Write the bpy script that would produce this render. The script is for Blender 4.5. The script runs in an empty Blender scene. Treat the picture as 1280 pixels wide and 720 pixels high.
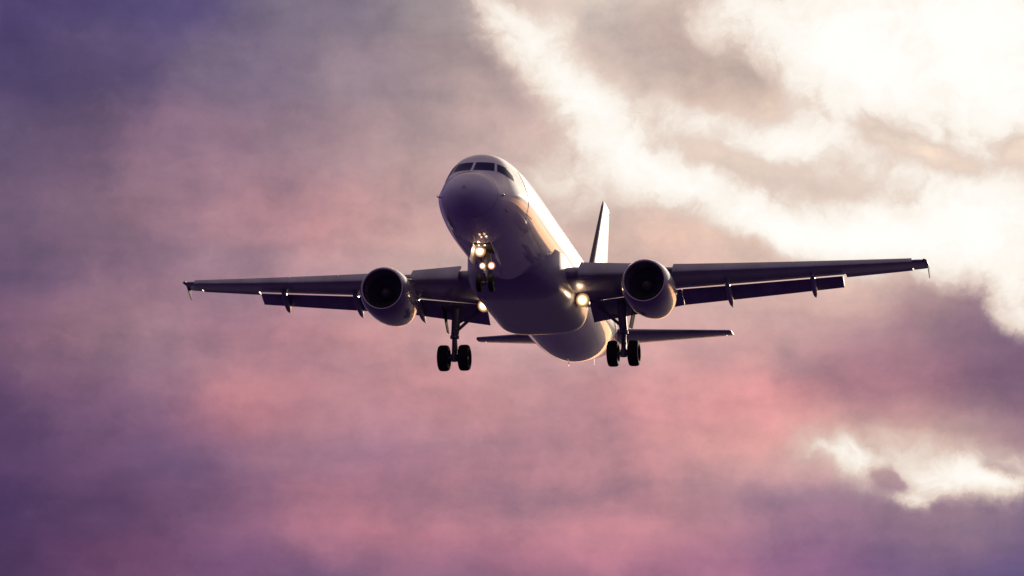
import bpy, math, random
from mathutils import Vector, Matrix
random.seed(7)
SC = bpy.context.scene
COL = SC.collection
R = math.radians

# ------------------------------------------------------------------ camera
ELEV = R(10.0)                       # the camera looks up at the approaching aircraft
CAM_POS = Vector((0, 0, 1.7))
F_PX = 6189.06                       # focal length in pixels of a 1280 px wide frame
cam_d = bpy.data.cameras.new('camera')
cam = bpy.data.objects.new('camera', cam_d); COL.objects.link(cam)
cam_d.sensor_width = 36.0
cam_d.lens = 36.0 * F_PX / 1280.0
cam_d.clip_start = 0.5; cam_d.clip_end = 60000
cam.location = CAM_POS
cam.rotation_euler = (R(90) + ELEV, 0, 0)
SC.camera = cam

# ------------------------------------------------------------------ light
SUN_AZ, SUN_EL = R(23), R(13)         # behind the aircraft, to the right
sun_dir = Vector((math.sin(SUN_AZ) * math.cos(SUN_EL), math.cos(SUN_AZ) * math.cos(SUN_EL), math.sin(SUN_EL)))
sun_d = bpy.data.lights.new('sun', 'SUN')
sun_d.energy = 2.8; sun_d.angle = R(0.6); sun_d.color = (1.0, 0.80, 0.58)
sun = bpy.data.objects.new('sun', sun_d); COL.objects.link(sun)
sun.rotation_euler = sun_dir.to_track_quat('Z', 'Y').to_euler()
SC.view_settings.view_transform = 'Standard'
SC.view_settings.look = 'None'
SC.view_settings.exposure = 0.0
SC.view_settings.gamma = 1.0
SC.view_settings.use_curve_mapping = False

# ------------------------------------------------------------------ sky: clouds laid out by compass bearing and height
def lin(c):
    o = []
    for v in c:
        v /= 255.0
        o.append(v / 12.92 if v <= 0.04045 else ((v + 0.055) / 1.055) ** 2.4)
    return tuple(o)

world = bpy.data.worlds.new('World'); SC.world = world
world.use_nodes = True
NT = world.node_tree; NT.nodes.clear()
def nd(kind, **kw):
    n = NT.nodes.new(kind)
    for k, v in kw.items(): setattr(n, k, v)
    return n
def put(sock, v):
    if hasattr(v, 'is_output'): NT.links.new(v, sock)
    else: sock.default_value = v
def m(op, a, b=None, c=None, clamp=False):
    n = nd('ShaderNodeMath', operation=op, use_clamp=clamp)
    put(n.inputs[0], a)
    if b is not None: put(n.inputs[1], b)
    if c is not None: put(n.inputs[2], c)
    return n.outputs[0]
def vm(op, a, b=None, c=None, out=0):
    n = nd('ShaderNodeVectorMath', operation=op)
    put(n.inputs[0], a)
    if b is not None: put(n.inputs[1], b)
    if c is not None: put(n.inputs[2], c)
    return n.outputs[out]
def smooth(x, lo, hi):
    n = nd('ShaderNodeMapRange', interpolation_type='SMOOTHSTEP')
    put(n.inputs['Value'], x); n.inputs['From Min'].default_value = lo; n.inputs['From Max'].default_value = hi
    return n.outputs['Result']
def mixc(f, a, b):
    n = nd('ShaderNodeMix', data_type='RGBA')
    put(n.inputs[0], f)
    for s, v in ((n.inputs[6], a), (n.inputs[7], b)):
        put(s, v if hasattr(v, 'is_output') else (*v[:3], 1.0))
    return n.outputs[2]
def noise(vec, scale, detail, rough=0.55, lac=2.0, col=False, dist=0.0):
    n = nd('ShaderNodeTexNoise', noise_dimensions='2D')
    put(n.inputs['Vector'], vec)
    n.inputs['Scale'].default_value = scale; n.inputs['Detail'].default_value = detail
    n.inputs['Roughness'].default_value = rough; n.inputs['Lacunarity'].default_value = lac
    n.inputs['Distortion'].default_value = dist
    return n.outputs['Color' if col else 'Fac']

tc = nd('ShaderNodeTexCoord')
D = vm('NORMALIZE', tc.outputs['Generated'])
sep = nd('ShaderNodeSeparateXYZ'); put(sep.inputs[0], D)
dx, dy, dz = sep.outputs
az = m('ARCTAN2', dx, dy)            # bearing, 0 along +Y, positive to the right
el = m('ARCSINE', dz)
# chart of the sky: hundred-units, 1 unit = 0.926 degree; x grows to the right, y downwards
K = F_PX / 100.0
cx = m('MULTIPLY_ADD', az, K * math.cos(ELEV), 6.40)
cy = m('MULTIPLY_ADD', el, -K, 3.60 + K * ELEV)
cmb = nd('ShaderNodeCombineXYZ'); put(cmb.inputs[0], cx); put(cmb.inputs[1], cy)
P0 = cmb.outputs[0]
w1 = vm('SUBTRACT', noise(P0, 0.45, 3.0, col=True), (0.5, 0.5, 0.5))
w2 = vm('SUBTRACT', noise(vm('ADD', P0, (31.0, 17.0, 0)), 1.3, 5.0, rough=0.6, col=True), (0.5, 0.5, 0.5))
P1 = vm('MULTIPLY_ADD', w1, (0.62, 0.36, 0), P0)
P1 = vm('MULTIPLY_ADD', w2, (0.40, 0.26, 0), P1)
Pb = vm('MULTIPLY_ADD', w1, (0.45, 0.40, 0), P0)
Pb = vm('MULTIPLY_ADD', w2, (0.40, 0.36, 0), Pb)

def gauss(P, x, y, sx, sy):
    q = vm('MULTIPLY_ADD', P, (1 / sx, 1 / sy, 0), (-x / sx, -y / sy, 0))
    return m('POWER', math.exp(-1.0), vm('DOT_PRODUCT', q, q, out=1))

PTS = [  # chart x, y, colour of the cloud there
 (0,0,72,64,118),(200,0,84,74,122),(400,0,124,112,136),(560,0,154,142,150),(720,0,226,210,202),
 (0,90,74,64,114),(130,90,87,76,122),(300,90,118,104,132),(450,90,144,127,143),(590,90,162,144,150),(740,100,218,200,194),
 (0,180,90,79,119),(120,180,110,90,127),(260,180,146,115,139),(400,180,158,131,146),(530,180,174,151,156),(670,180,205,180,178),
 (0,265,102,86,123),(120,265,126,103,132),(230,250,168,128,146),(340,265,184,136,148),(450,265,190,144,151),(550,265,202,164,164),
 (0,350,106,85,123),(150,350,134,105,135),(300,350,158,126,145),(430,350,180,144,154),(560,350,212,178,174),
 (0,430,105,80,120),(100,430,138,106,131),(185,425,165,130,145),(285,430,150,112,138),(400,430,186,132,146),(500,430,196,148,154),
 (640,430,198,158,163),(800,430,200,165,168),(960,430,190,155,160),(1090,430,152,120,138),(1210,430,116,93,120),(1290,450,116,94,125),
 (0,500,83,62,110),(100,500,116,86,124),(200,500,128,97,130),(310,500,196,130,142),(410,500,166,125,142),(520,500,186,136,149),
 (650,500,194,148,157),(780,500,206,142,151),(950,500,212,142,151),(1100,500,184,126,143),(1240,495,120,88,119),
 (0,565,76,58,108),(100,565,95,71,115),(220,565,110,86,127),(350,565,150,112,138),(480,565,146,110,138),(600,565,182,130,148),
 (760,565,196,142,151),(920,565,208,158,163),(1040,560,214,184,176),(1170,560,206,178,170),(1180,638,168,140,150),(1280,560,150,115,138),
 (0,635,72,52,104),(150,635,92,66,112),(280,635,128,90,128),(410,635,188,124,144),(560,635,196,130,148),(700,635,200,134,150),
 (850,635,188,134,149),(1000,635,158,119,147),(1150,640,135,104,138),(1280,640,102,86,128),
 (0,715,80,54,104),(150,715,106,68,115),(300,715,120,82,125),(430,715,112,84,128),(560,715,142,101,135),(700,715,152,106,140),
 (850,715,164,110,145),(1000,715,138,97,138),(1130,715,118,89,135),(1280,715,94,80,130),
 (840,55,186,166,164),(900,110,196,174,168),(920,165,230,210,199),(1080,180,236,218,206),(1220,200,236,216,204),(960,215,232,213,202),(1150,90,246,236,226),(1040,50,240,228,216),(1250,20,246,238,226),(800,300,214,188,180),(960,300,220,196,186),(1100,330,222,196,186),(740,330,208,176,172),
 (700,590,182,130,146),(960,530,216,146,150),(840,470,200,150,158),(300,460,186,136,146),(740,660,200,133,150),(480,665,190,124,145),(1110,470,176,124,142),(700,525,184,134,148),(590,500,196,142,150),(640,100,178,152,156),(700,170,198,172,172),
 (880,370,205,172,172),(1040,375,198,168,168),(1180,385,150,122,138),
]
acc = None; wsum = None
for (x, y, r, g, b) in PTS:
    w = gauss(P1, x / 100, y / 100, 0.84, 0.46)
    if x < 160: r += 3; b -= 6
    if y > 600 and x < 900: r -= 7; g -= 3; b -= 4
    c = lin((r, g, b))
    wc = vm('SCALE', c); NT.links.new(w, wc.node.inputs['Scale'])
    if acc is None:
        acc = wc; wsum = w
    else:
        acc = vm('ADD', acc, wc); wsum = m('ADD', wsum, w)

# broad soft tones that carry the same cloud on past the charted part
WIDE = [(-1.0,1.0,88,78,120),(3.0,2.5,168,130,146),(3.2,5.8,156,112,137),(-1.0,6.2,80,60,108),(9.0,5.2,190,142,152),(13.0,1.0,238,222,208),(13.2,6.2,118,94,125),(6.4,-2.5,170,155,165),(13,-3,225,205,195),(-1,-3,80,70,118)]
for (x, y, r, g, b) in WIDE:
    w = m('MULTIPLY', gauss(P1, x, y, 3.4, 2.6), 0.01)
    wc = vm('SCALE', lin((r, g, b))); NT.links.new(w, wc.node.inputs['Scale'])
    acc = vm('ADD', acc, wc); wsum = m('ADD', wsum, w)

# the rest of the sky dome: bright and warm round the sun, pale violet overhead, dark violet behind
sd = Vector((math.sin(SUN_AZ), math.cos(SUN_AZ), 0.10)).normalized()
cs = vm('DOT_PRODUCT', D, tuple(sd), out=1)
zen = smooth(dz, 0.04, 0.52)
far = mixc(zen, (0.050, 0.025, 0.165), (0.225, 0.170, 0.235))
glow = mixc(smooth(cs, 0.74, 0.97), far, (0.55, 0.38, 0.36))
low = mixc(smooth(dz, 0.100, 0.125), (2.9, 1.45, 0.72), (0.34, 0.27, 0.31))      # afterglow on the horizon under a bank of grey cloud
low = mixc(smooth(dz, 0.180, 0.215), low, (2.5, 2.25, 1.95))                    # and the bright sky round the sun above it
G = mixc(smooth(cs, 0.86, 0.965), glow, low)
eps = 0.0003
num = vm('MULTIPLY_ADD', G, (eps, eps, eps), acc)
inv = m('DIVIDE', 1.0, m('ADD', wsum, eps))
base = vm('SCALE', num); NT.links.new(inv, base.node.inputs['Scale'])

# wispy mottling in the cloud body
det = noise(vm('MULTIPLY', P1, (0.55, 1.0, 1.0)), 1.1, 8.0, rough=0.58)
det2 = noise(vm('ADD', P0, (9.0, 3.0, 0)), 3.2, 6.0, rough=0.6)
st = noise(vm('MULTIPLY_ADD', w2, (0.9, 0.5, 0), vm('MULTIPLY', P0, (0.42, 1.15, 1.0))), 1.35, 7.0, rough=0.62)
puff = noise(vm('MULTIPLY_ADD', w1, (0.5, 0.5, 0), vm('ADD', P0, (4.0, 21.0, 0))), 1.0, 9.0, rough=0.62)
sv = m('ADD', m('MULTIPLY', m('SUBTRACT', st, 0.5), 0.55), m('ADD', m('MULTIPLY', m('SUBTRACT', puff, 0.5), 0.62), m('MULTIPLY', m('SUBTRACT', det, 0.5), 0.25)))
band = noise(vm('MULTIPLY_ADD', w1, (1.1, 0.35, 0), vm('MULTIPLY', P0, (0.30, 1.25, 1.0))), 0.85, 4.0, rough=0.5)
sc3 = vm('SCALE', (1.0, 0.86, 0.66)); NT.links.new(sv, sc3.node.inputs['Scale'])
near = m('DIVIDE', wsum, m('ADD', wsum, 0.02))
sc3 = vm('SCALE', sc3); NT.links.new(m('MULTIPLY_ADD', near, 0.7, 0.3), sc3.node.inputs['Scale'])
bn3 = vm('SCALE', (0.80, 0.44, 0.24)); NT.links.new(m('MULTIPLY', m('SUBTRACT', band, 0.5), m('MULTIPLY_ADD', smooth(cy, 1.2, 3.6), 0.8, 0.2)), bn3.node.inputs['Scale'])
sc3 = vm('ADD', sc3, bn3)
mod = vm('MAXIMUM', vm('ADD', sc3, (1.03, 1.01, 0.95)), (0.35, 0.35, 0.35))
base = vm('MULTIPLY', base, mod)

# breaks in the cloud where the bright sky shows
def rotP(P, deg):
    a = R(deg); n = nd('ShaderNodeVectorRotate', rotation_type='Z_AXIS')
    put(n.inputs['Vector'], P); n.inputs['Angle'].default_value = -a
    return n.outputs[0]
ROT = {a: (rotP(Pb, a) if a else Pb) for a in (0, 20, 45)}
OPEN = [ # x, y, major, minor, angle, amount
 (1170,15,200,115,0,1.0),(1240,110,120,100,0,0.85),(1060,115,80,14,20,-0.25),(1190,75,90,20,0,-0.15),(930,180,150,40,20,0.45),(1010,110,260,130,0,0.55),(1230,290,150,70,0,1.15),(1060,90,110,60,20,0.45),
 (625,22,46,30,45,0.70),(690,80,75,32,45,0.85),(745,150,70,34,45,0.80),(820,222,100,40,20,0.95),(955,268,120,34,20,0.80),
 (1090,298,140,34,0,0.9),(1268,388,34,46,0,0.95),(700,235,60,40,45,0.40),(700,20,40,30,0,0.35),(940,20,70,40,0,0.35),(1010,175,60,30,0,0.45),
 (1178,600,84,27,0,0.98),(1066,578,52,19,20,0.75),(1235,606,45,16,0,0.4),(1110,560,90,22,0,0.28),(1000,575,60,20,0,0.12),
 (800,45,55,42,45,-0.75),(880,105,85,36,20,-0.85),(965,135,50,22,20,-0.40),
 (1150,190,95,18,20,-0.75),(905,205,70,24,20,-0.55),(980,215,60,18,0,-0.40),(1100,165,26,16,45,-0.45),(1270,195,22,18,0,-0.8),(1190,120,60,30,45,-0.25),
 (870,318,120,22,0,-0.75),(790,290,70,20,0,-0.35),(1040,240,50,14,0,-0.3),
 (1114,603,26,15,20,-1.0),(1138,630,22,13,0,0.55),(1245,592,30,8,20,-0.4),(1150,430,130,60,20,-0.55),
]
O = None
for (x, y, sx, sy, a, amt) in OPEN:
    c_, s_ = math.cos(R(-a)), math.sin(R(-a))
    X, Y = x / 100, y / 100
    g = gauss(ROT[a], c_ * X - s_ * Y, s_ * X + c_ * Y, sx / 100, sy / 100)
    O = m('MULTIPLY', g, amt) if O is None else m('MULTIPLY_ADD', g, amt, O)
fb = noise(vm('MULTIPLY', Pb, (0.8, 1.15, 1)), 1.25, 9.0, rough=0.60)
fb2 = noise(vm('MULTIPLY_ADD', w2, (0.5, 0.5, 0), Pb), 3.6, 7.0, rough=0.6)
fbs = m('MULTIPLY_ADD', m('SUBTRACT', fb2, 0.5), 0.55, m('SUBTRACT', fb, 0.5))
O = m('MULTIPLY_ADD', fbs, m('MULTIPLY', m('MULTIPLY_ADD', O, 0.9, 0.12, clamp=True), 1.5), O)
s1 = mixc(smooth(O, 0.0, 0.58), base, lin((226, 204, 192)))
s2 = mixc(smooth(O, 0.26, 1.02), s1, lin((252, 243, 232)))
cloud = mixc(smooth(O, 0.70, 1.7), s2, (1.03, 1.015, 0.975))

skyt = nd('ShaderNodeTexSky', sky_type='NISHITA', sun_disc=False)
skyt.sun_elevation = SUN_EL; skyt.sun_rotation = SUN_AZ
bg1 = nd('ShaderNodeBackground'); NT.links.new(skyt.outputs[0], bg1.inputs[0]); bg1.inputs[1].default_value = 0.05
bg2 = nd('ShaderNodeBackground'); NT.links.new(cloud, bg2.inputs[0]); bg2.inputs[1].default_value = 1.0
mx = nd('ShaderNodeMixShader'); mx.inputs[0].default_value = 0.988   # cloud cover
NT.links.new(bg1.outputs[0], mx.inputs[1]); NT.links.new(bg2.outputs[0], mx.inputs[2])
wo = nd('ShaderNodeOutputWorld'); NT.links.new(mx.outputs[0], wo.inputs[0])
world.cycles.sampling_method = 'MANUAL'; world.cycles.sample_map_resolution = 1024

# ------------------------------------------------------------------ materials
def mat(name, color, rough=0.4, metal=0.0, coat=0.0, coat_rough=0.05, var=0.06, scale=0.6, seams=None, spec=0.5, emis=None):
    M = bpy.data.materials.new(name); M.use_nodes = True
    t = M.node_tree; b = t.nodes['Principled BSDF']
    b.inputs['Roughness'].default_value = rough; b.inputs['Metallic'].default_value = metal
    b.inputs['Coat Weight'].default_value = coat; b.inputs['Coat Roughness'].default_value = coat_rough
    b.inputs['Specular IOR Level'].default_value = spec
    tcn = t.nodes.new('ShaderNodeTexCoord')
    n = t.nodes.new('ShaderNodeTexNoise'); n.inputs['Scale'].default_value = scale; n.inputs['Detail'].default_value = 5
    mp = t.nodes.new('ShaderNodeMapping'); mp.inputs['Scale'].default_value = (1.6, 0.35, 1.6)   # grime streaks run aft
    t.links.new(tcn.outputs['Object'], mp.inputs[0]); t.links.new(mp.outputs[0], n.inputs['Vector'])
    rp = t.nodes.new('ShaderNodeValToRGB')
    rp.color_ramp.elements[0].position = 0.3; rp.color_ramp.elements[1].position = 0.7
    rp.color_ramp.elements[0].color = (*[max(0, c * (1 - var * 2)) for c in color], 1)
    rp.color_ramp.elements[1].color = (*[min(1, c * (1 + var * .5)) for c in color], 1)
    t.links.new(n.outputs['Fac'], rp.inputs[0])
    out = rp.outputs[0]
    if seams:      # panel joints: thin darker lines at regular stations
        sp = t.nodes.new('ShaderNodeSeparateXYZ'); t.links.new(tcn.outputs['Object'], sp.inputs[0])
        for ax, pitch, wid in seams:
            a = t.nodes.new('ShaderNodeMath'); a.operation = 'PINGPONG'; a.inputs[1].default_value = pitch / 2
            t.links.new(sp.outputs[ax], a.inputs[0])
            c = t.nodes.new('ShaderNodeMath'); c.operation = 'LESS_THAN'; c.inputs[1].default_value = wid
            t.links.new(a.outputs[0], c.inputs[0])
            k = t.nodes.new('ShaderNodeMath'); k.operation = 'MULTIPLY'; k.inputs[1].default_value = 0.55
            t.links.new(c.outputs[0], k.inputs[0])
            x = t.nodes.new('ShaderNodeMix'); x.data_type = 'RGBA'
            t.links.new(k.outputs[0], x.inputs[0]); t.links.new(out, x.inputs[6])
            x.inputs[7].default_value = (*[q * 0.35 for q in color], 1)
            out = x.outputs[2]
    t.links.new(out, b.inputs['Base Color'])
    r2 = t.nodes.new('ShaderNodeMapRange'); r2.inputs['To Min'].default_value = rough * 0.85; r2.inputs['To Max'].default_value = min(1, rough * 1.2)
    t.links.new(n.outputs['Fac'], r2.inputs['Value']); t.links.new(r2.outputs[0], b.inputs['Roughness'])
    return M
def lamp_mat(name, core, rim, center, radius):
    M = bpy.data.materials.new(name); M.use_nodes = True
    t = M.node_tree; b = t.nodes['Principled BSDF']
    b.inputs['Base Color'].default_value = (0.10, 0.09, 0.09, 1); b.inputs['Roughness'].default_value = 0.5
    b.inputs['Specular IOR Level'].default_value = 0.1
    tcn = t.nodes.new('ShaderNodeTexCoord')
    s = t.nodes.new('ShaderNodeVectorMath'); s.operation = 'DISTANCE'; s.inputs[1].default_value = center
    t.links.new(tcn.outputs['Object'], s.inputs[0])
    # lamp glare painted into the lens: hot core fading to an orange halo
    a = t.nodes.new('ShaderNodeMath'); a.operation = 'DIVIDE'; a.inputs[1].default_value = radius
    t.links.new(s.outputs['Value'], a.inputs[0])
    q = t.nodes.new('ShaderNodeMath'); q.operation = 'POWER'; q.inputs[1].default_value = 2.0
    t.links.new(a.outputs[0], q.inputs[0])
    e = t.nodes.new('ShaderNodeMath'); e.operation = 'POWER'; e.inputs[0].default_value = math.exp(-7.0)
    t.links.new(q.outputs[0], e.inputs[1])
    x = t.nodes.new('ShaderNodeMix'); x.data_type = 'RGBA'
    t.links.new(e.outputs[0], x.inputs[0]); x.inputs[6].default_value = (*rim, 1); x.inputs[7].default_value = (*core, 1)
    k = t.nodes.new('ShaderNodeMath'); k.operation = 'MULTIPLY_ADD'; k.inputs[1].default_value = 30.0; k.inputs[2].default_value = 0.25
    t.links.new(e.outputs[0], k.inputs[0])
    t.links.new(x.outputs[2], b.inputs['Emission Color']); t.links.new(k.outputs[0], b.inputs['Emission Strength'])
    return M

PAINT = mat('white_paint', (0.72, 0.72, 0.75), 0.45, spec=0.2, coat=1.0, coat_rough=0.05, var=0.09, seams=[(1, 1.325, 0.012)])
WING = mat('wing_grey_paint', (0.36, 0.36, 0.39), 0.38, coat=0.3, coat_rough=0.15, var=0.20, seams=[(0, 0.95, 0.010)])
FAIR = mat('fairing_grey_paint', (0.42, 0.42, 0.45), 0.35, coat=0.5, coat_rough=0.12, var=0.10, seams=[(1, 1.7, 0.012)])
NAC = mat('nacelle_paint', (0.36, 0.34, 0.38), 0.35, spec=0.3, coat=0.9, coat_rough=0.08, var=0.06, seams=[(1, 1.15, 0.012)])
ALU = mat('bare_aluminium', (0.50, 0.46, 0.50), 0.36, metal=1.0, var=0.05)
DUCT = mat('duct_lining', (0.24, 0.20, 0.26), 0.5, var=0.1)
FANM = mat('titanium_fan', (0.16, 0.15, 0.19), 0.45, metal=0.3)
HOT = mat('exhaust_metal', (0.22, 0.18, 0.15), 0.4, metal=0.9)
STEEL = mat('gear_steel', (0.22, 0.22, 0.24), 0.42, metal=0.3)
CHROME = mat('gear_piston', (0.7, 0.7, 0.72), 0.18, metal=1.0)
RUB = mat('tyre_rubber', (0.018, 0.017, 0.019), 0.75, spec=0.3)
RIM = mat('wheel_rim', (0.12, 0.12, 0.13), 0.5, metal=0.3)
GLASS = mat('cockpit_glass', (0.012, 0.014, 0.095), 0.12, var=0.0, spec=0.04)
WINM = mat('cabin_window_glass', (0.02, 0.02, 0.028), 0.12, var=0.0)
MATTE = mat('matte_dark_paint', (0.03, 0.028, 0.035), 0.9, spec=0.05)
FENCE = mat('fence_paint', (0.26, 0.24, 0.26), 0.7, spec=0.1)
SEAL = mat('window_seal', (0.10, 0.10, 0.11), 0.5)
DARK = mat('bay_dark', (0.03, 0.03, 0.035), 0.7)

# ------------------------------------------------------------------ mesh tools (aircraft frame: X port, Y aft, Z up, nose tip at Y=0)
class MB:
    def __init__(s): s.v = []; s.f = []; s.mi = []
    def add(s, vs, fs, mi=0):
        o = len(s.v); s.v += [tuple(v) for v in vs]
        for f in fs: s.f.append([i + o for i in f]); s.mi.append(mi)
    def loft(s, rings, closed=True, cap0=True, cap1=True, mi=0):
        n = len(rings[0]); vs = [p for r in rings for p in r]; fs = []
        for i in range(len(rings) - 1):
            for j in range(n if closed else n - 1):
                a = i * n + j; b = i * n + (j + 1) % n
                fs.append([a, b, b + n, a + n])
        if cap0: fs.append(list(range(n))[::-1])
        if cap1: fs.append([(len(rings) - 1) * n + j for j in range(n)])
        s.add(vs, fs, mi)
    def tube(s, pts, rad, n=16, mi=0):
        pts = [Vector(p) for p in pts]; rings = []
        if not isinstance(rad, (list, tuple)): rad = [rad] * len(pts)
        for i, p in enumerate(pts):
            t = (pts[min(i + 1, len(pts) - 1)] - pts[max(i - 1, 0)]).normalized()
            u = t.orthogonal().normalized() if i == 0 else (u - t * u.dot(t)).normalized()
            w = t.cross(u)
            rings.append([p + (u * math.cos(a) + w * math.sin(a)) * rad[i] for a in [2 * math.pi * k / n for k in range(n)]])
        s.loft(rings, mi=mi)
    def lathe(s, c, prof, axis='Y', n=64, mi=0, cap0=False, cap1=False):
        rings = []
        for (a, r) in prof:
            ring = []
            for k in range(n):
                t = 2 * math.pi * k / n
                if axis == 'Y': ring.append((c[0] + r * math.sin(t), c[1] + a, c[2] + r * math.cos(t)))
                else: ring.append((c[0] + a, c[1] + r * math.cos(t), c[2] + r * math.sin(t)))
            rings.append(ring)
        s.loft(rings, cap0=cap0, cap1=cap1, mi=mi)
    def box(s, c, d, rot=None, mi=0):
        M = rot or Matrix.Identity(3); c = Vector(c)
        vs = [c + M @ Vector((sx * d[0] / 2, sy * d[1] / 2, sz * d[2] / 2)) for sx in (-1, 1) for sy in (-1, 1) for sz in (-1, 1)]
        s.add(vs, [[0, 1, 3, 2], [4, 6, 7, 5], [0, 4, 5, 1], [2, 3, 7, 6], [0, 2, 6, 4], [1, 5, 7, 3]], mi)
    def slab(s, pts, off, mi=0):                   # a polygon given a thickness
        a = [Vector(p) for p in pts]; o = Vector(off); n = len(a)
        s.add(a + [p + o for p in a], [list(range(n))[::-1], [n + i for i in range(n)]] + [[i, (i + 1) % n, n + (i + 1) % n, n + i] for i in range(n)], mi)
    def build(s, name, mats, parent=None, angle=35, bevel=0, sub=0):
        me = bpy.data.meshes.new(name); me.from_pydata(s.v, [], s.f)
        for M in (mats if isinstance(mats, (list, tuple)) else [mats]): me.materials.append(M)
        for p, i in zip(me.polygons, s.mi): p.material_index = i
        import bmesh
        bm = bmesh.new(); bm.from_mesh(me); bmesh.ops.recalc_face_normals(bm, faces=bm.faces); bm.to_mesh(me); bm.free()
        me.shade_smooth(); me.set_sharp_from_angle(angle=R(angle))
        o = bpy.data.objects.new(name, me); COL.objects.link(o)
        if parent is not None: o.parent = parent
        if bevel:
            b = o.modifiers.new('edge', 'BEVEL'); b.width = bevel; b.segments = 2; b.limit_method = 'ANGLE'
        return o

def pchip(xs, ys):
    n = len(xs); h = [xs[i + 1] - xs[i] for i in range(n - 1)]; d = [(ys[i + 1] - ys[i]) / h[i] for i in range(n - 1)]
    t = [d[0]] + [0] * (n - 2) + [d[-1]]
    for i in range(1, n - 1):
        if d[i - 1] * d[i] > 0:
            w1 = 2 * h[i] + h[i - 1]; w2 = h[i] + 2 * h[i - 1]
            t[i] = (w1 + w2) / (w1 / d[i - 1] + w2 / d[i])
    def f(x):
        x = min(max(x, xs[0]), xs[-1]); i = 0
        while i < n - 2 and x > xs[i + 1]: i += 1
        u = (x - xs[i]) / h[i]
        return ((1 + 2 * u) * (1 - u) ** 2 * ys[i] + u * (1 - u) ** 2 * h[i] * t[i] + u * u * (3 - 2 * u) * ys[i + 1] + u * u * (u - 1) * h[i] * t[i + 1])
    return f
def lerp(a, b, t): return a + (b - a) * t

# ------------------------------------------------------------------ the setting
g = MB()
S_, N_ = 40000.0, 64
g.add([(S_ * math.cos(2 * math.pi * k / N_), S_ * math.sin(2 * math.pi * k / N_), 0) for k in range(N_)], [list(range(N_))])
GRD = mat('ground_violet_bounce', (0.046, 0.017, 0.135), 0.9, var=0.25, scale=0.02, spec=0.1)  # unseen ground, tinted violet so its bounce fills the underside with purple
ground = g.build('ground', GRD); ground['kind'] = 'structure'

# ------------------------------------------------------------------ the aircraft
plane = bpy.data.objects.new('airliner', None); COL.objects.link(plane)
plane.empty_display_size = 2
plane['category'] = 'airliner'
plane['label'] = 'white twin engine jet airliner on landing approach with gear down and lights lit'
yaw, pitch, roll = -0.185640254, -0.243688008, 0.0152433132
view = (Matrix.Translation((1.11112, 220.0, 0.66639)) @ Matrix.Rotation(roll, 4, 'Y') @ Matrix.Rotation(pitch, 4, 'X')
        @ Matrix.Rotation(yaw, 4, 'Z') @ Matrix.Translation((0, -17, 0)))
plane.matrix_world = Matrix.Translation(CAM_POS) @ Matrix.Rotation(ELEV, 4, 'X') @ view

# --- fuselage
_st = [ # y, top, bottom, half width
 (0.00,-0.56,-0.62,0.03),(0.05,-0.36,-0.84,0.26),(0.15,-0.22,-1.00,0.43),(0.35,-0.04,-1.18,0.63),(0.65,0.14,-1.34,0.84),(1.0,0.30,-1.47,1.04),
 (1.35,0.42,-1.57,1.20),(1.58,0.52,-1.63,1.28),(1.95,0.81,-1.71,1.40),(2.35,1.13,-1.78,1.52),(2.8,1.43,-1.85,1.64),(3.4,1.72,-1.92,1.76),
 (4.2,1.93,-1.98,1.86),(5.0,2.02,-2.03,1.925),(6.0,2.06,-2.06,1.965),(7.0,2.07,-2.07,1.975),(12,2.07,-2.07,1.975),(18,2.07,-2.07,1.975),(21.5,2.07,-2.07,1.975),(23.5,2.07,-2.055,1.962),
 (25,2.07,-2.00,1.925),(26.5,2.07,-1.85,1.845),(28,2.06,-1.525,1.70),(30,2.04,-0.98,1.45),(32,1.99,-0.42,1.19),(34,1.88,0.14,0.83),
 (36,1.66,0.68,0.46),(37.2,1.42,0.96,0.22),(37.57,1.33,1.03,0.14)]
_ys = [s[0] for s in _st]
def smoothed(f):                      # average over a short run so that the skin has no creases
    def h(y):
        k = min(0.45, 0.45 * y)
        if y > 37.1 or k <= 0: return f(y)
        return sum(f(y + k * q) * w for q, w in ((-1, 1), (-.66, 2), (-.33, 3), (0, 4), (.33, 3), (.66, 2), (1, 1))) / 16
    return h
fT, fB, fW = (smoothed(pchip(_ys, [s[k] for s in _st])) for k in (1, 2, 3))
fA = pchip([0, 0.9, 1.6, 2.6, 3.5, 5.0, 7.0, 38], [0, .0, .045, .115, .12, .05, 0, 0])
def sect(y, q):                       # half width at relative height q: flatter panels round the cockpit
    w = math.sqrt(max(0.0, 1 - q * q))
    return w * (1 - fA(y) * 4 * q * (1 - q)) if q > 0 else w
def fus(y, th):                       # th: 0 top, positive to port
    T, B, W = fT(y), fB(y), fW(y); c = (T + B) / 2; h = (T - B) / 2; q = math.cos(th)
    return Vector((math.copysign(W * sect(y, q), math.sin(th)), y, c + h * q))
def fus_side(y, z, sgn):
    T, B, W = fT(y), fB(y), fW(y); c = (T + B) / 2; h = (T - B) / 2
    q = max(-1, min(1, (z - c) / h)); return Vector((sgn * W * sect(y, q), y, z))
def fus_front(x, z):                  # where a line along Y at (x, z) meets the nose
    lo, hi = 0.0, 7.0
    for _ in range(40):
        y = (lo + hi) / 2; T, B, W = fT(y), fB(y), fW(y); c = (T + B) / 2; h = (T - B) / 2; q = (z - c) / h
        if -1 < q < 1 and abs(x) < W * sect(y, q): hi = y
        else: lo = y
    return Vector((x, hi, z))
def fus_normal(p):
    y = p.y; th = math.atan2(p.x / fW(y), (p.z - (fT(y) + fB(y)) / 2) / ((fT(y) - fB(y)) / 2)); e = 0.02
    a = fus(y, th + e) - fus(y, th - e); b = fus(y + e, th) - fus(max(0, y - e), th)
    n = a.cross(b).normalized()
    return n if n.dot(Vector((p.x, 0, p.z - (fT(y) + fB(y)) / 2))) >= 0 else -n
F = MB(); NS = 112
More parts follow.
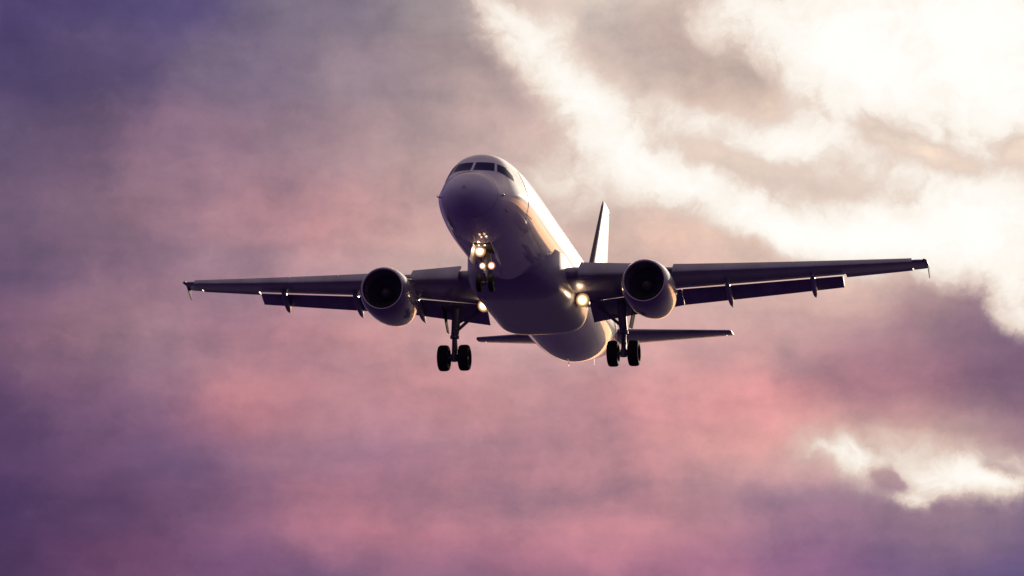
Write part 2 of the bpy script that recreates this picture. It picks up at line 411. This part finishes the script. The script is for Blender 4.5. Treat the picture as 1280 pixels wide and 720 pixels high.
ylist = [0.0, 0.02, 0.05, 0.09, 0.15, 0.24, 0.35, 0.5] + [0.5 + 0.1 * i for i in range(1, 56)] + [6.0 + 0.5 * i for i in range(1, 36)] + [23.5 + 0.25 * i for i in range(1, 56)] + [37.35, 37.57]
F.loft([[fus(y, 2 * math.pi * k / NS) for k in range(NS)] for y in ylist], cap1=False)
fuselage = F.build('fuselage', PAINT, plane, angle=60)
a = MB(); cz = (fT(37.57) + fB(37.57)) / 2
a.lathe((0, 37.5, cz), [(0.08, 0.12), (0.0, 0.12), (-0.1, 0.10), (-0.1, 0.002)], n=32, mi=0)
a.build('exhaust_pipe', DARK, fuselage)

def patch(name, corner_fn, nu, nv, off, mats, parent, thick=0.012):   # a panel that follows the skin
    f = MB(); top = []; bot = []
    for i in range(nu + 1):
        for j in range(nv + 1):
            p = corner_fn(i / nu, j / nv); n = fus_normal(p)
            top.append(p + n * off); bot.append(p - n * thick)
    idx = lambda i, j: i * (nv + 1) + j
    fs = [[idx(i, j), idx(i + 1, j), idx(i + 1, j + 1), idx(i, j + 1)] for i in range(nu) for j in range(nv)]
    N = len(top); bd = [idx(i, 0) for i in range(nu + 1)] + [idx(nu, j) for j in range(1, nv + 1)] + [idx(i, nv) for i in range(nu - 1, -1, -1)] + [idx(0, j) for j in range(nv - 1, 0, -1)]
    f.add(top + bot, fs + [[bd[k], bd[(k + 1) % len(bd)], N + bd[(k + 1) % len(bd)], N + bd[k]] for k in range(len(bd))])
    return f.build(name, mats, parent, angle=50)
def bil(c, u, v):
    return tuple(lerp(lerp(c[0][k], c[1][k], u), lerp(c[3][k], c[2][k], u), v) for k in range(2))
def grow(c, d):
    mx_ = sum(p[0] for p in c) / 4; my_ = sum(p[1] for p in c) / 4
    return [(p[0] + (d if p[0] > mx_ else -d), p[1] + (d if p[1] > my_ else -d)) for p in c]
for s in (-1, 1):
    front = [(0.055, 0.50), (0.86, 0.60), (0.77, 1.08), (0.055, 1.05)]            # x, z
    side1 = [(0.955, 0.61), (1.34, 0.55), (1.12, 1.02), (0.86, 1.06)]             # x, z
    side2 = [(2.74, 0.53), (3.32, 0.50), (3.40, 0.72), (3.02, 0.98)]              # y, z
    for c, nm in ((front, 'windscreen'), (side1, 'side_window')):
        patch('window_frame', lambda u, v, c=c: fus_front(s * bil(grow(c, .03), u, v)[0], bil(grow(c, .03), u, v)[1]), 8, 6, 0.006, PAINT, fuselage)
        patch(nm, lambda u, v, c=c: fus_front(s * bil(c, u, v)[0], bil(c, u, v)[1]), 10, 8, 0.014, GLASS, fuselage)
    patch('window_frame', lambda u, v: fus_side(bil(grow(side2, .03), u, v)[0], bil(grow(side2, .03), u, v)[1], s), 6, 6, 0.006, PAINT, fuselage)
    patch('side_window', lambda u, v: fus_side(bil(side2, u, v)[0], bil(side2, u, v)[1], s), 8, 6, 0.014, GLASS, fuselage)
    # doors
    for (y0, w, nm) in ((4.55, 0.85, 'cabin_door'), (29.6, 0.80, 'cabin_door')):
        dr = [(y0, -0.62), (y0 + w, -0.62), (y0 + w, 1.22), (y0, 1.22)]
        patch('door_seam', lambda u, v: fus_side(bil(grow(dr, .022), u, v)[0], bil(grow(dr, .022), u, v)[1], s), 4, 16, 0.004, SEAL, fuselage)
        patch(nm, lambda u, v: fus_side(bil(dr, u, v)[0], bil(dr, u, v)[1], s), 4, 16, 0.010, PAINT, fuselage)
    y = 6.55
    while y < 29.0:                                  # cabin windows, one mesh each
        f = MB(); ring = []; 
        for k in range(14):
            t = 2 * math.pi * k / 14
            px = math.copysign(abs(math.cos(t)) ** 0.75, math.cos(t)) * 0.125; pz = math.copysign(abs(math.sin(t)) ** 0.75, math.sin(t)) * 0.175
            ring.append((y + px, 0.28 + pz))
        o_ = [fus_side(a_, b_, s) for a_, b_ in ring]; n_ = [fus_normal(p) for p in o_]
        f.loft([[p - n * 0.01 for p, n in zip(o_, n_)], [p + n * 0.006 for p, n in zip(o_, n_)]])
        f.build('cabin_window', WINM, fuselage, angle=50)
        y += 0.533
    # pitot probes on the lower nose
    p = fus_side(1.62, -0.58, s); n = fus_normal(p)
    f = MB(); f.tube([p - n * .02, p + n * .09, p + n * .12 + Vector((0, -.06, 0)), p + n * .12 + Vector((0, -.26, 0))], [.03, .025, .022, .014], n=10)
    f.build('pitot_tube', STEEL, fuselage)
p = fus_side(2.3, -1.02, 1); n = fus_normal(p)
f = MB(); f.tube([p - n * .02, p + n * .05, p + n * .06 + Vector((0, .1, -.05))], [.03, .03, .015], n=10); f.build('angle_of_attack_vane', STEEL, fuselage)
a = MB(); rings = []
for y in (1.28, 1.292):
    rings.append([fus(y, 2 * math.pi * k / NS) * 1.0 + fus_normal(fus(y, 2 * math.pi * k / NS)) * .004 for k in range(NS)])
a.loft([[p - fus_normal(p) * .02 for p in rings[0]], rings[0], rings[1], [p - fus_normal(p) * .02 for p in rings[1]]], cap0=False, cap1=False)
a.build('radome_joint', FAIR, fuselage)
# antennas and drain masts
def blade(y, z0, h, c, nm, x=0.0):
    f = MB(); s_ = 1 if h > 0 else -1
    rings = []
    for t in (0, .5, .9, 1):
        cc = c * (1 - .55 * t); yy = y + c * .5 * t; zz = z0 + h * t
        rings.append([(x + sx * .018 * (1 - .6 * t), yy + q * cc, zz) for sx, q in ((0, -.5), (1, -.1), (1, .3), (0, .5), (-1, .3), (-1, -.1))])
    f.loft(rings); f.build(nm, FAIR, fuselage)
blade(9.0, fT(9) - .03, .38, .45, 'blade_antenna'); blade(15.5, fT(15.5) - .03, .36, .42, 'blade_antenna')
blade(25.3, fB(25.3) + .03, -.36, .36, 'blade_antenna'); blade(26.3, fB(26.3) + .12, -.30, .26, 'drain_mast', x=1.02)
blade(8.4, fB(8.4) + .03, -.28, .4, 'blade_antenna')
# --- wing to body fairing
def fair_ring(y):
    t0 = max(0, min(1, (y - 9.6) / 2.6)); t1 = max(0, min(1, (19.6 - y) / 1.5))
    k = math.sin(t0 * math.pi / 2) ** .8 * math.sin(t1 * math.pi / 2) ** .55
    bot = lerp(-1.95, -2.47, k); hw = lerp(1.35, 2.12, k); top = -0.55
    pts = []
    for i in range(33):
        a_ = -math.pi / 2 + math.pi * i / 32
        e = 0.50
        px = math.copysign(abs(math.sin(a_)) ** e, math.sin(a_)) * hw; pz = top + (bot - top) * abs(math.cos(a_)) ** e
        pts.append((px, y, pz))
    pts += [(hw * .5, y, top), (-hw * .5, y, top)]
    return pts
f = MB(); f.loft([fair_ring(9.6 + 0.02 + 9.96 * i / 60) for i in range(61)])
f.build('belly_fairing', FAIR, plane, angle=50)

# --- wings
yTEi = 18.55
def w_le(x): return 12.35 + (x - 1.975) * 0.520
def w_te(x): return yTEi if x <= 6.4 else yTEi + (x - 6.4) * (21.68 - yTEi) / (16.9 - 6.4)
def w_c(x): return w_te(x) - w_le(x)
def w_z(x): return -1.17 + (x - 1.975) * 0.125 + 0.16 * max(0, (x - 4) / 13) ** 2
def w_tw(x): return R(lerp(0.9, 0.0, min(1, max(0, (x - 2) / 14))))
def w_t(x): return lerp(.138, .108, min(1, max(0, (x - 2) / 5)))
def foil(t, c0, c1, n=18, camber=.018):
    def yt(u): return 5 * t * (.2969 * math.sqrt(u) - .126 * u - .3516 * u * u + .2843 * u ** 3 - .1015 * u ** 4)
    us = [c0 + (c1 - c0) * (1 - math.cos(math.pi * i / n)) / 2 for i in range(n + 1)]
    if c1 == 1.0: us[-1] = 0.997
    yc = lambda u: camber * 4 * u * (1 - u)
    up = [(u, yc(u) + yt(u)) for u in us]; lo = [(u, yc(u) - yt(u)) for u in us]
    return up[::-1] + (lo[1:] if c0 == 0 else lo)
def w_pt(s, x, u, w):
    c = w_c(x); tw = w_tw(x)
    return Vector((s * x, w_le(x) + c * (u * math.cos(tw) + w * math.sin(tw)), w_z(x) + c * (w * math.cos(tw) - u * math.sin(tw))))
FC = 0.80
def flap_chord(x): return lerp(1.38, 1.06, (x - 2.3) / 4.1) if x <= 6.4 else lerp(1.06, 0.77, (x - 6.4) / 6.9)
FLAP_DEF = R(27)
def fairing_loft(s, xk, z_end, y_end, name, parent, rad=0.17):
    u0 = 0.50
    p0 = w_pt(s, xk, u0, -0.035); pm = w_pt(s, xk, 0.80, -0.05) + Vector((0, 0, -.23)); pe = Vector((s * xk, y_end, z_end))
    pts = []
    for i in range(15):
        t = i / 14; a_ = p0 * (1 - t) ** 2 + (pm + (pm - (p0 + pe) / 2) * .6) * 2 * t * (1 - t) + pe * t * t
        r = rad * (math.sin(math.pi * min(1, t * .85 + .06)) ** .6) * (1.0 if t < .75 else max(.12, 1 - ((t - .75) / .25) ** 2 * .9))
        pts.append((a_, r))
    f = MB(); rings = []
    for a_, r in pts:
        rings.append([a_ + Vector((.80 * r * math.cos(q), 0, 1.55 * r * math.sin(q))) for q in [2 * math.pi * k / 14 for k in range(14)]])
    f.loft(rings)
    return f.build(name, FAIR, parent, angle=60)

def make_wing(s):
    b = MB()
    st = [(1.0, 1.0), (2.25, 1.0), (2.255, FC)] + [(x, FC) for x in (3, 4, 5, 6.4, 7.5, 9, 10.5, 12, 13.35)] + [(13.355, .765)] + [(x, .765) for x in (14.5, 15.5, 16.35)] + [(16.355, 1.0), (16.7, 1.0)]
    rings = []
    for x, c1 in st: rings.append([w_pt(s, x, u, w) for u, w in foil(w_t(x), 0, c1)])
    # rounded tip
    for dx_, k in ((.16, .88), (.27, .62), (.33, .25)):
        x = 16.7 + dx_
        rings.append([w_pt(s, x, lerp(.5, u, .72 + .28 * k), w * k) for u, w in foil(w_t(16.7), 0, 1.0)])
    b.loft(rings)
    wing = b.build('wing', WING, plane, angle=40)
    # slats, drooped ahead of the leading edge
    for (x0, x1) in ((2.65, 5.05), (6.45, 8.868), (8.873, 11.368), (11.373, 13.868), (13.873, 16.40)):
        f = MB(); rings = []
        for i in range(5):
            x = lerp(x0, x1, i / 4); t = w_t(x); sc = lerp(1.0, 1.25, (x - 2.5) / 14)
            fo = foil(t, 0, .16 * sc, n=14); n_ = len(fo) // 2
            lo_ = [p for p in fo[n_:] if p[0] < .045 * sc]
            out = fo[:n_] + lo_
            inner = [(p[0] * .93 + .018, p[1] * .78 - .002) for p in out][::-1][1:-1]
            prof = out + inner; an = R(-24)
            q = []
            for u, w in prof:
                u2 = u * math.cos(an) - w * math.sin(an); w2 = u * math.sin(an) + w * math.cos(an)   # nose down
                u2 = u * math.cos(an) + w * math.sin(an); w2 = -u * math.sin(an) + w * math.cos(an)
                q.append(w_pt(s, x, u2 - .065 * sc, w2 - .045 * sc))
            rings.append(q)
        f.loft(rings); f.build('slat', WING, wing, angle=40)
    # flaps
    for (x0, x1) in ((2.35, 6.40), (6.415, 13.30)):
        f = MB(); rings = []
        for i in range(7):
            x = lerp(x0, x1, i / 6); c = flap_chord(x); p = w_pt(s, x, FC, 0)
            o = p + Vector((0, -.05, -.075 - .04 * c))
            q = []
            for u, w in foil(.15, 0, 1.0, n=14, camber=.02):
                a_ = FLAP_DEF + w_tw(x)
                q.append(o + Vector((0, c * (u * math.cos(a_) + w * math.sin(a_)), c * (w * math.cos(a_) - u * math.sin(a_)))))
            rings.append(q)
        f.loft(rings); f.build('flap', WING, wing, angle=40)
    # aileron
    f = MB(); rings = []
    for i in range(5):
        x = lerp(13.42, 16.30, i / 4); an = R(5); q = []
        for u, w in foil(w_t(x), .78, 1.0, n=8):
            du = u - .78; q.append(w_pt(s, x, .78 + du * math.cos(an) + w * 0, w - du * math.sin(an)))
        rings.append(q)
    f.loft(rings); f.build('aileron', WING, wing, angle=40)
    for xk, ze, ye in ((5.45, -1.60, 19.25), (8.42, -1.17, 19.7), (12.04, -.60, 20.65)):
        fairing_loft(s, xk, ze, ye, 'flap_track_fairing', wing)
    # wing tip fence, mostly below the tip
    tp = w_pt(s, 16.98, .2, 0)
    f = MB(); f.slab([tp + Vector((0, y_, z_)) for y_, z_ in ((.35, -.02), (1.15, -.40), (1.38, -.42), (1.25, .0), (1.4, .10), (1.2, .10), (.7, .03))], (s * .035, 0, 0))
    f.build('wingtip_fence', FENCE, wing, bevel=.01)
    f = MB(); c_ = w_pt(s, 16.86, .03, .0)
    rings = []
    for t in range(7):
        an = t / 6 * math.pi / 2; r = .07 * math.cos(an) + .004
        rings.append([c_ + Vector((s * .16 * math.sin(an), r * 1.6 * math.cos(q), r * math.sin(q))) for q in [2 * math.pi * k / 12 for k in range(12)]])
    f.loft(rings)
    f.build('navigation_light', NAVR if s > 0 else NAVG, wing)
    return wing
NAVR = mat('nav_lens_red', (0.35, 0.02, 0.02), 0.15); NAVG = mat('nav_lens_green', (0.02, 0.25, 0.10), 0.15)
for s in (-1, 1): make_wing(s)

# --- engines
class EMB(MB):
    def lathe(s, c, prof, **k): MB.lathe(s, c, [(a_, r_ * .935) for a_, r_ in prof], **k)
def make_engine(s):
    c = (s * 5.75, 11.10, -1.99)
    f = EMB()
    f.lathe(c, [(.10, 1.035), (.20, 1.075), (.45, 1.14), (.85, 1.185), (1.3, 1.20), (1.9, 1.19), (2.4, 1.15), (2.9, 1.075), (3.25, 1.00), (3.4, .965), (3.40, .945), (3.2, .95), (2.9, .97)], n=80)
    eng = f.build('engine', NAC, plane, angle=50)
    f = EMB()
    f.lathe(c, [(.105, 1.036), (.05, 1.018), (.015, .992), (0, .965), (.012, .938), (.05, .912), (.14, .888), (.24, .876)], n=80)
    f.build('inlet_lip', ALU, eng, angle=60)
    f = EMB(); f.lathe(c, [(.241, .876), (.5, .868), (.9, .872), (1.5, .872), (1.5, .3)], n=80); f.build('inlet_duct', DUCT, eng)
    f = EMB()                                                       # fan with 36 twisted blades
    for k in range(36):
        th = 2 * math.pi * k / 36; grid = []
        for i in range(5):
            r = lerp(.26, .865, i / 4) * .935; tw = R(lerp(25, 62, i / 4)); hc = lerp(.10, .13, i / 4)
            row = []
            for q in (-1, 1):
                ta = th + q * hc * math.sin(tw) / r; ya = q * hc * math.cos(tw)
                row.append((c[0] + r * math.sin(ta), c[1] + 1.05 + ya, c[2] + r * math.cos(ta)))
            grid.append(row)
        vs = [p for row in grid for p in row] + [(p[0], p[1] + .02, p[2]) for row in grid for p in row]
        fs = []
        for i in range(4):
            a_ = i * 2; fs += [[a_, a_ + 1, a_ + 3, a_ + 2], [10 + a_ + 2, 10 + a_ + 3, 10 + a_ + 1, 10 + a_], [a_, a_ + 2, a_ + 12, a_ + 10], [a_ + 1, a_ + 11, a_ + 13, a_ + 3]]
        fs += [[8, 9, 19, 18], [0, 10, 11, 1]]
        f.add(vs, fs)
    f.build('fan', FANM, eng)
    f = EMB(); f.lathe(c, [(.52, .004), (.56, .07), (.66, .145), (.8, .215), (.95, .262), (1.12, .275)], n=40)
    f.build('spinner', FANM, eng, angle=60)
    f = EMB(); f.lathe(c, [(2.9, .66), (3.4, .64), (3.9, .55), (4.35, .43), (4.36, .40), (4.1, .42)], n=48); f.build('core_cowl', HOT, eng)
    f = EMB(); f.lathe(c, [(3.9, .33), (4.35, .28), (4.75, .14), (4.95, .01)], n=36); f.build('exhaust_plug', HOT, eng)
    f = EMB(); f.lathe(c, [(2.9, .97), (2.92, .66)], n=48); f.build('fan_nozzle', DUCT, eng)
    # pylon
    f = MB(); rings = []
    xe = 5.75
    for y, zt, zb, w in ((11.95, c[2] + 1.16, c[2] + 1.02, .03), (12.7, c[2] + 1.34, c[2] + .9, .15), (13.6, w_z(xe) - .02, c[2] + .8, .20), (14.6, w_z(xe) - .10, c[2] + .55, .20), (15.8, w_z(xe) - .28, c[2] + .42, .16), (17.0, w_z(xe) - .40, c[2] + .75, .05)):
        rings.append([(s * xe + q * w, y, z) for q, z in ((-1, zt - .05), (-.6, zt), (.6, zt), (1, zt - .05), (1, zb + .1), (.5, zb), (-.5, zb), (-1, zb + .1))])
    f.loft(rings); f.build('pylon', NAC, eng, angle=50)
    f = MB(); q = 1 if s < 0 else 1                                     # nacelle strake
    a0 = R(52) * (-s); rr = 1.09
    ps = []
    for y, h in ((1.0, 0), (1.9, .26), (2.15, .26), (2.2, 0)):
        ps.append(Vector((c[0] + (rr + h) * math.sin(a0), c[1] + y, c[2] + (rr + h) * math.cos(a0))))
    f.slab(ps, Vector((math.cos(a0), 0, -math.sin(a0))) * .02); f.build('strake', NAC, eng)
for s in (-1, 1): make_engine(s)

# --- tail
def surf(name, sections, parent, M, angle=40):
    f = MB(); f.loft(sections); return f.build(name, M, parent, angle=angle)
def hs_sec(s, x, c0, c1):
    t = (x - .3) / (6.22 - .3); le = lerp(31.05, 34.75, t); c = lerp(4.0, 1.28, t); z = lerp(.88, 1.52, t)
    tr = R(3.0)        # trimmed leading edge down
    return [Vector((s * x, le + c * u, z - .06 + c * (w + (u - .45) * math.sin(tr)))) for u, w in foil(.10, c0, c1, n=12, camber=-.005)]
for s in (-1, 1):
    secs = [hs_sec(s, x, 0, .72) for x in (.3, 1.5, 3, 4.5, 5.9)] + [hs_sec(s, 5.905, 0, 1)] + [hs_sec(s, 6.12, 0, 1)]
    secs.append([lerp(p, secs[-1][0] * .0 + sum(secs[-1], Vector()) / len(secs[-1]), .25) + Vector((s * .08, .06, 0)) for p in secs[-1]])
    hs = surf('horizontal_stabiliser', secs, plane, WING)
    surf('elevator', [hs_sec(s, x, .735, 1) for x in (.75, 2, 3.5, 5.86)], hs, WING)
def fin_sec(t, c0, c1):
    z = lerp(1.7, 7.86, t); le = lerp(29.15, 34.35, t); c = lerp(6.2, 1.95, t)
    return [Vector((c * w * 1.0, le + c * u, z)) for u, w in foil(.095, c0, c1, n=14, camber=0)]
f = MB(); f.loft([[Vector((p.x * 1.03 , p.y - .02, p.z)) for p in fin_sec(t, 0, .045)] for t in (.03, .3, .6, .97)])  # shade on the fin's front edge, built as a dark strip
fin_edge_shade = f
secs = [fin_sec(t, 0, .70) for t in (0, .25, .5, .75, .97)] + [fin_sec(.972, 0, 1)] + [fin_sec(.99, 0, 1)]
secs.append([Vector((p.x * .4, lerp(p.y, 35.4, .08), 7.93)) for p in secs[-1]])
fin = surf('vertical_stabiliser', secs, plane, PAINT)
fin_edge_shade.build('edge_shade', SEAL, fin)
surf('rudder', [fin_sec(t, .712, 1) for t in (.06, .3, .6, .965)], fin, PAINT)
f = MB(); f.slab([(-.09, 26.9, 2.03), (-.09, 29.0, 2.32), (-.09, 29.9, 2.75), (-.09, 30.2, 1.9), (-.09, 27, 1.95)], (.18, 0, 0)); f.build('dorsal_fillet', PAINT, fin, bevel=.04)

# --- landing gear
def wheel(c, r, w, parent):
    f = MB(); hw = w / 2
    prof = [(-hw * .62, r * .52), (-hw * .92, r * .62), (-hw, r * .78), (-hw * .88, r * .92), (-hw * .62, r * .985), (-hw * .3, r), (-hw * .27, r * .985), (-hw * .22, r), (hw * .22, r), (hw * .27, r * .985), (hw * .3, r), (hw * .62, r * .985), (hw * .88, r * .92), (hw, r * .78), (hw * .92, r * .62), (hw * .62, r * .52)]
    f.lathe(c, prof, axis='X', n=44, mi=0)
    for q in (-1, 1):
        f.lathe(c, [(q * hw * .62, r * .52), (q * hw * .50, r * .48), (q * hw * .30, r * .40), (q * hw * .42, r * .22), (q * hw * .55, r * .2), (q * hw * .6, .005)], axis='X', n=30, mi=1)
    return f.build('wheel', [RUB, RIM], parent, angle=40)
def disc(c, r, ndir, depth, mat_, name, parent):      # lamp: domed lens facing ndir
    f = MB(); n = Vector(ndir).normalized(); u = n.orthogonal().normalized(); w = n.cross(u); c = Vector(c); rings = []
    for k in range(7):
        t = k / 6 * math.pi / 2; rr = r * math.cos(t) + .0015
        rings.append([c + n * depth * math.sin(t) + (u * math.cos(q) + w * math.sin(q)) * rr for q in [2 * math.pi * j / 24 for j in range(24)]])
    f.loft(rings); lens = f.build(name, mat_, parent, angle=80)
    return lens
def can(c, r, ndir, parent, name='lamp_housing'):
    n = Vector(ndir).normalized(); c = Vector(c)
    f = MB(); f.tube([c - n * r * 1.4, c - n * r * 1.0, c - n * .01], [r * .4, r * .92, r * 1.05], n=20); return f.build(name, STEEL, parent)

for s in (-1, 1):
    xg, yg, zg = s * 3.82, 17.70, -3.61
    f = MB()
    f.tube([(xg - s * .10, yg - .15, w_z(3.8) - .45), (xg - s * .04, yg - .05, -2.35), (xg, yg, -2.62)], [.20, .185, .17], n=20)
    f.tube([(xg, yg, -2.60), (xg, yg, -2.72)], [.20, .20], n=20)
    gear = f.build('main_gear', STEEL, plane)
    f = MB(); f.tube([(xg, yg, -2.70), (xg, yg, zg)], [.115, .115], n=18); f.tube([(xg, yg, zg + .16), (xg, yg, zg - .15)], .155, n=18); f.build('piston', STEEL, gear)
    f = MB(); f.tube([(xg - .62, yg, zg), (xg + .62, yg, zg)], .085, n=16); f.build('axle', STEEL, gear)
    f = MB(); f.tube([(xg, yg + .05, -2.45), (xg - s * .85, yg - .05, -1.72), (xg - s * 1.35, yg - .1, -1.35)], [.07, .075, .085], n=12); f.build('side_stay', STEEL, gear)
    f = MB(); f.tube([(xg, yg + .08, -2.1), (xg - s * .55, yg + .03, -1.80)], .045, n=10); f.build('lock_stay', STEEL, gear)
    f = MB()                                                       # torque link
    f.slab([(xg - .07, yg + .15, -2.68), (xg + .07, yg + .15, -2.68), (xg + .045, yg + .50, -3.08), (xg - .045, yg + .50, -3.08)], (0, .03, .05))
    f.slab([(xg - .045, yg + .50, -3.08), (xg + .045, yg + .50, -3.08), (xg + .07, yg + .13, -3.50), (xg - .07, yg + .13, -3.50)], (0, .03, -.05))
    f.build('torque_link', STEEL, gear)
    f = MB()                                                       # leg door on the outer side
    dp = []
    f.slab([(xg + s * .50, yg - .36, w_z(4.3) - .40), (xg + s * .50, yg + .40, w_z(4.3) - .40), (xg + s * .30, yg + .34, -2.42), (xg + s * .26, yg - .28, -2.5)], (s * .045, 0, 0))
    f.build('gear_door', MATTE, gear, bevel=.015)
    f = MB(); f.tube([(xg + s * .05, yg - .17, -1.9), (xg + s * .03, yg - .18, -2.7), (xg - s * .02, yg - .15, -3.3)], .022, n=8); f.build('brake_hose', RUB, gear)
    for q in (-1, 1): wheel((xg + q * .465, yg, zg), .585, .48, gear)

# nose gear
f = MB(); yn = 5.07
f.tube([(0, yn + .15, -1.8), (0, yn + .03, -2.62), (0, yn, -2.75)], [.13, .115, .11], n=18)
f.tube([(0, yn + .01, -2.62), (0, yn + .01, -2.76)], .15, n=18)
ng = f.build('nose_gear', STEEL, plane)
f = MB(); f.tube([(0, yn, -2.74), (0, yn - .03, -3.42)], .07, n=16); f.build('piston', STEEL, ng)
f = MB(); f.tube([(-.34, yn - .03, -3.42), (.34, yn - .03, -3.42)], .06, n=14); f.build('axle', STEEL, ng)
f = MB(); f.tube([(0, yn + .03, -2.6), (0, yn + .75, -2.2), (0, yn + 1.35, -1.95)], .06, n=12); f.build('drag_brace', STEEL, ng)
f = MB(); f.slab([(-.06, yn - .13, -2.75), (.06, yn - .13, -2.75), (.035, yn - .36, -3.02), (-.035, yn - .36, -3.02)], (0, -.02, .03))
f.slab([(-.035, yn - .36, -3.02), (.035, yn - .36, -3.02), (.06, yn - .11, -3.32), (-.06, yn - .11, -3.32)], (0, -.02, -.03)); f.build('torque_link', STEEL, ng)
for q in (-1, 1): wheel((q * .26, yn - .03, -3.42), .385, .225, ng)
for q in (-1, 1):
    f = MB(); f.slab([(q * .38, yn - .95, fB(4.1) + .14), (q * .38, yn + .35, fB(5.4) + .10), (q * .56, yn + .30, -2.62), (q * .56, yn - .80, -2.56)], (q * .03, 0, 0)); f.build('gear_door', PAINT, ng, bevel=.01)
f = MB(); f.slab([(-.20, yn + .22, -2.05), (.20, yn + .22, -2.05), (.20, yn + .14, -2.55), (-.20, yn + .14, -2.55)], (0, .03, 0)); f.build('leg_door', PAINT, ng, bevel=.01)
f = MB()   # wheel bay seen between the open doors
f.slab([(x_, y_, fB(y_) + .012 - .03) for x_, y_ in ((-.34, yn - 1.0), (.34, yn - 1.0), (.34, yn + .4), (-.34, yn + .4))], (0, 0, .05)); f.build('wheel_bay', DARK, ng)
FWD = (-.12, -1, -.22)
def shine(c, power, col, parent, r=.08):      # the light the lamp throws on what is near it
    L = bpy.data.lights.new('lamp_light', 'POINT'); L.energy = power; L.color = col; L.shadow_soft_size = r
    o = bpy.data.objects.new('lamp_light', L); COL.objects.link(o); o.parent = parent; o.location = Vector(c) + Vector(FWD).normalized() * .32
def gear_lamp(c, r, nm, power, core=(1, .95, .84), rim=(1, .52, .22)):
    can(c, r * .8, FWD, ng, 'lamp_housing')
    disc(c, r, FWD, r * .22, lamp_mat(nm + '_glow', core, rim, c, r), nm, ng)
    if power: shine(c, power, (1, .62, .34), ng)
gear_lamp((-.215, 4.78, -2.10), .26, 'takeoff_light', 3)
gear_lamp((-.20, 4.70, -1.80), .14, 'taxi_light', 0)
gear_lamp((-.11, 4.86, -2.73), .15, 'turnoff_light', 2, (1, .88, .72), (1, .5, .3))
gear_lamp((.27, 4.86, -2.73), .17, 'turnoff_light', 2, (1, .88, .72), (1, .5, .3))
gear_lamp((-.155, 4.20, -1.995), .075, 'bay_glint', 0, (.6, .45, .36), (.5, .2, .15))  # added glowing discs in housings, standing in for lamp reflections in the bay
gear_lamp((.095, 4.20, -1.995), .075, 'bay_glint', 0, (.6, .45, .36), (.5, .2, .15))

# landing lights under the wing roots
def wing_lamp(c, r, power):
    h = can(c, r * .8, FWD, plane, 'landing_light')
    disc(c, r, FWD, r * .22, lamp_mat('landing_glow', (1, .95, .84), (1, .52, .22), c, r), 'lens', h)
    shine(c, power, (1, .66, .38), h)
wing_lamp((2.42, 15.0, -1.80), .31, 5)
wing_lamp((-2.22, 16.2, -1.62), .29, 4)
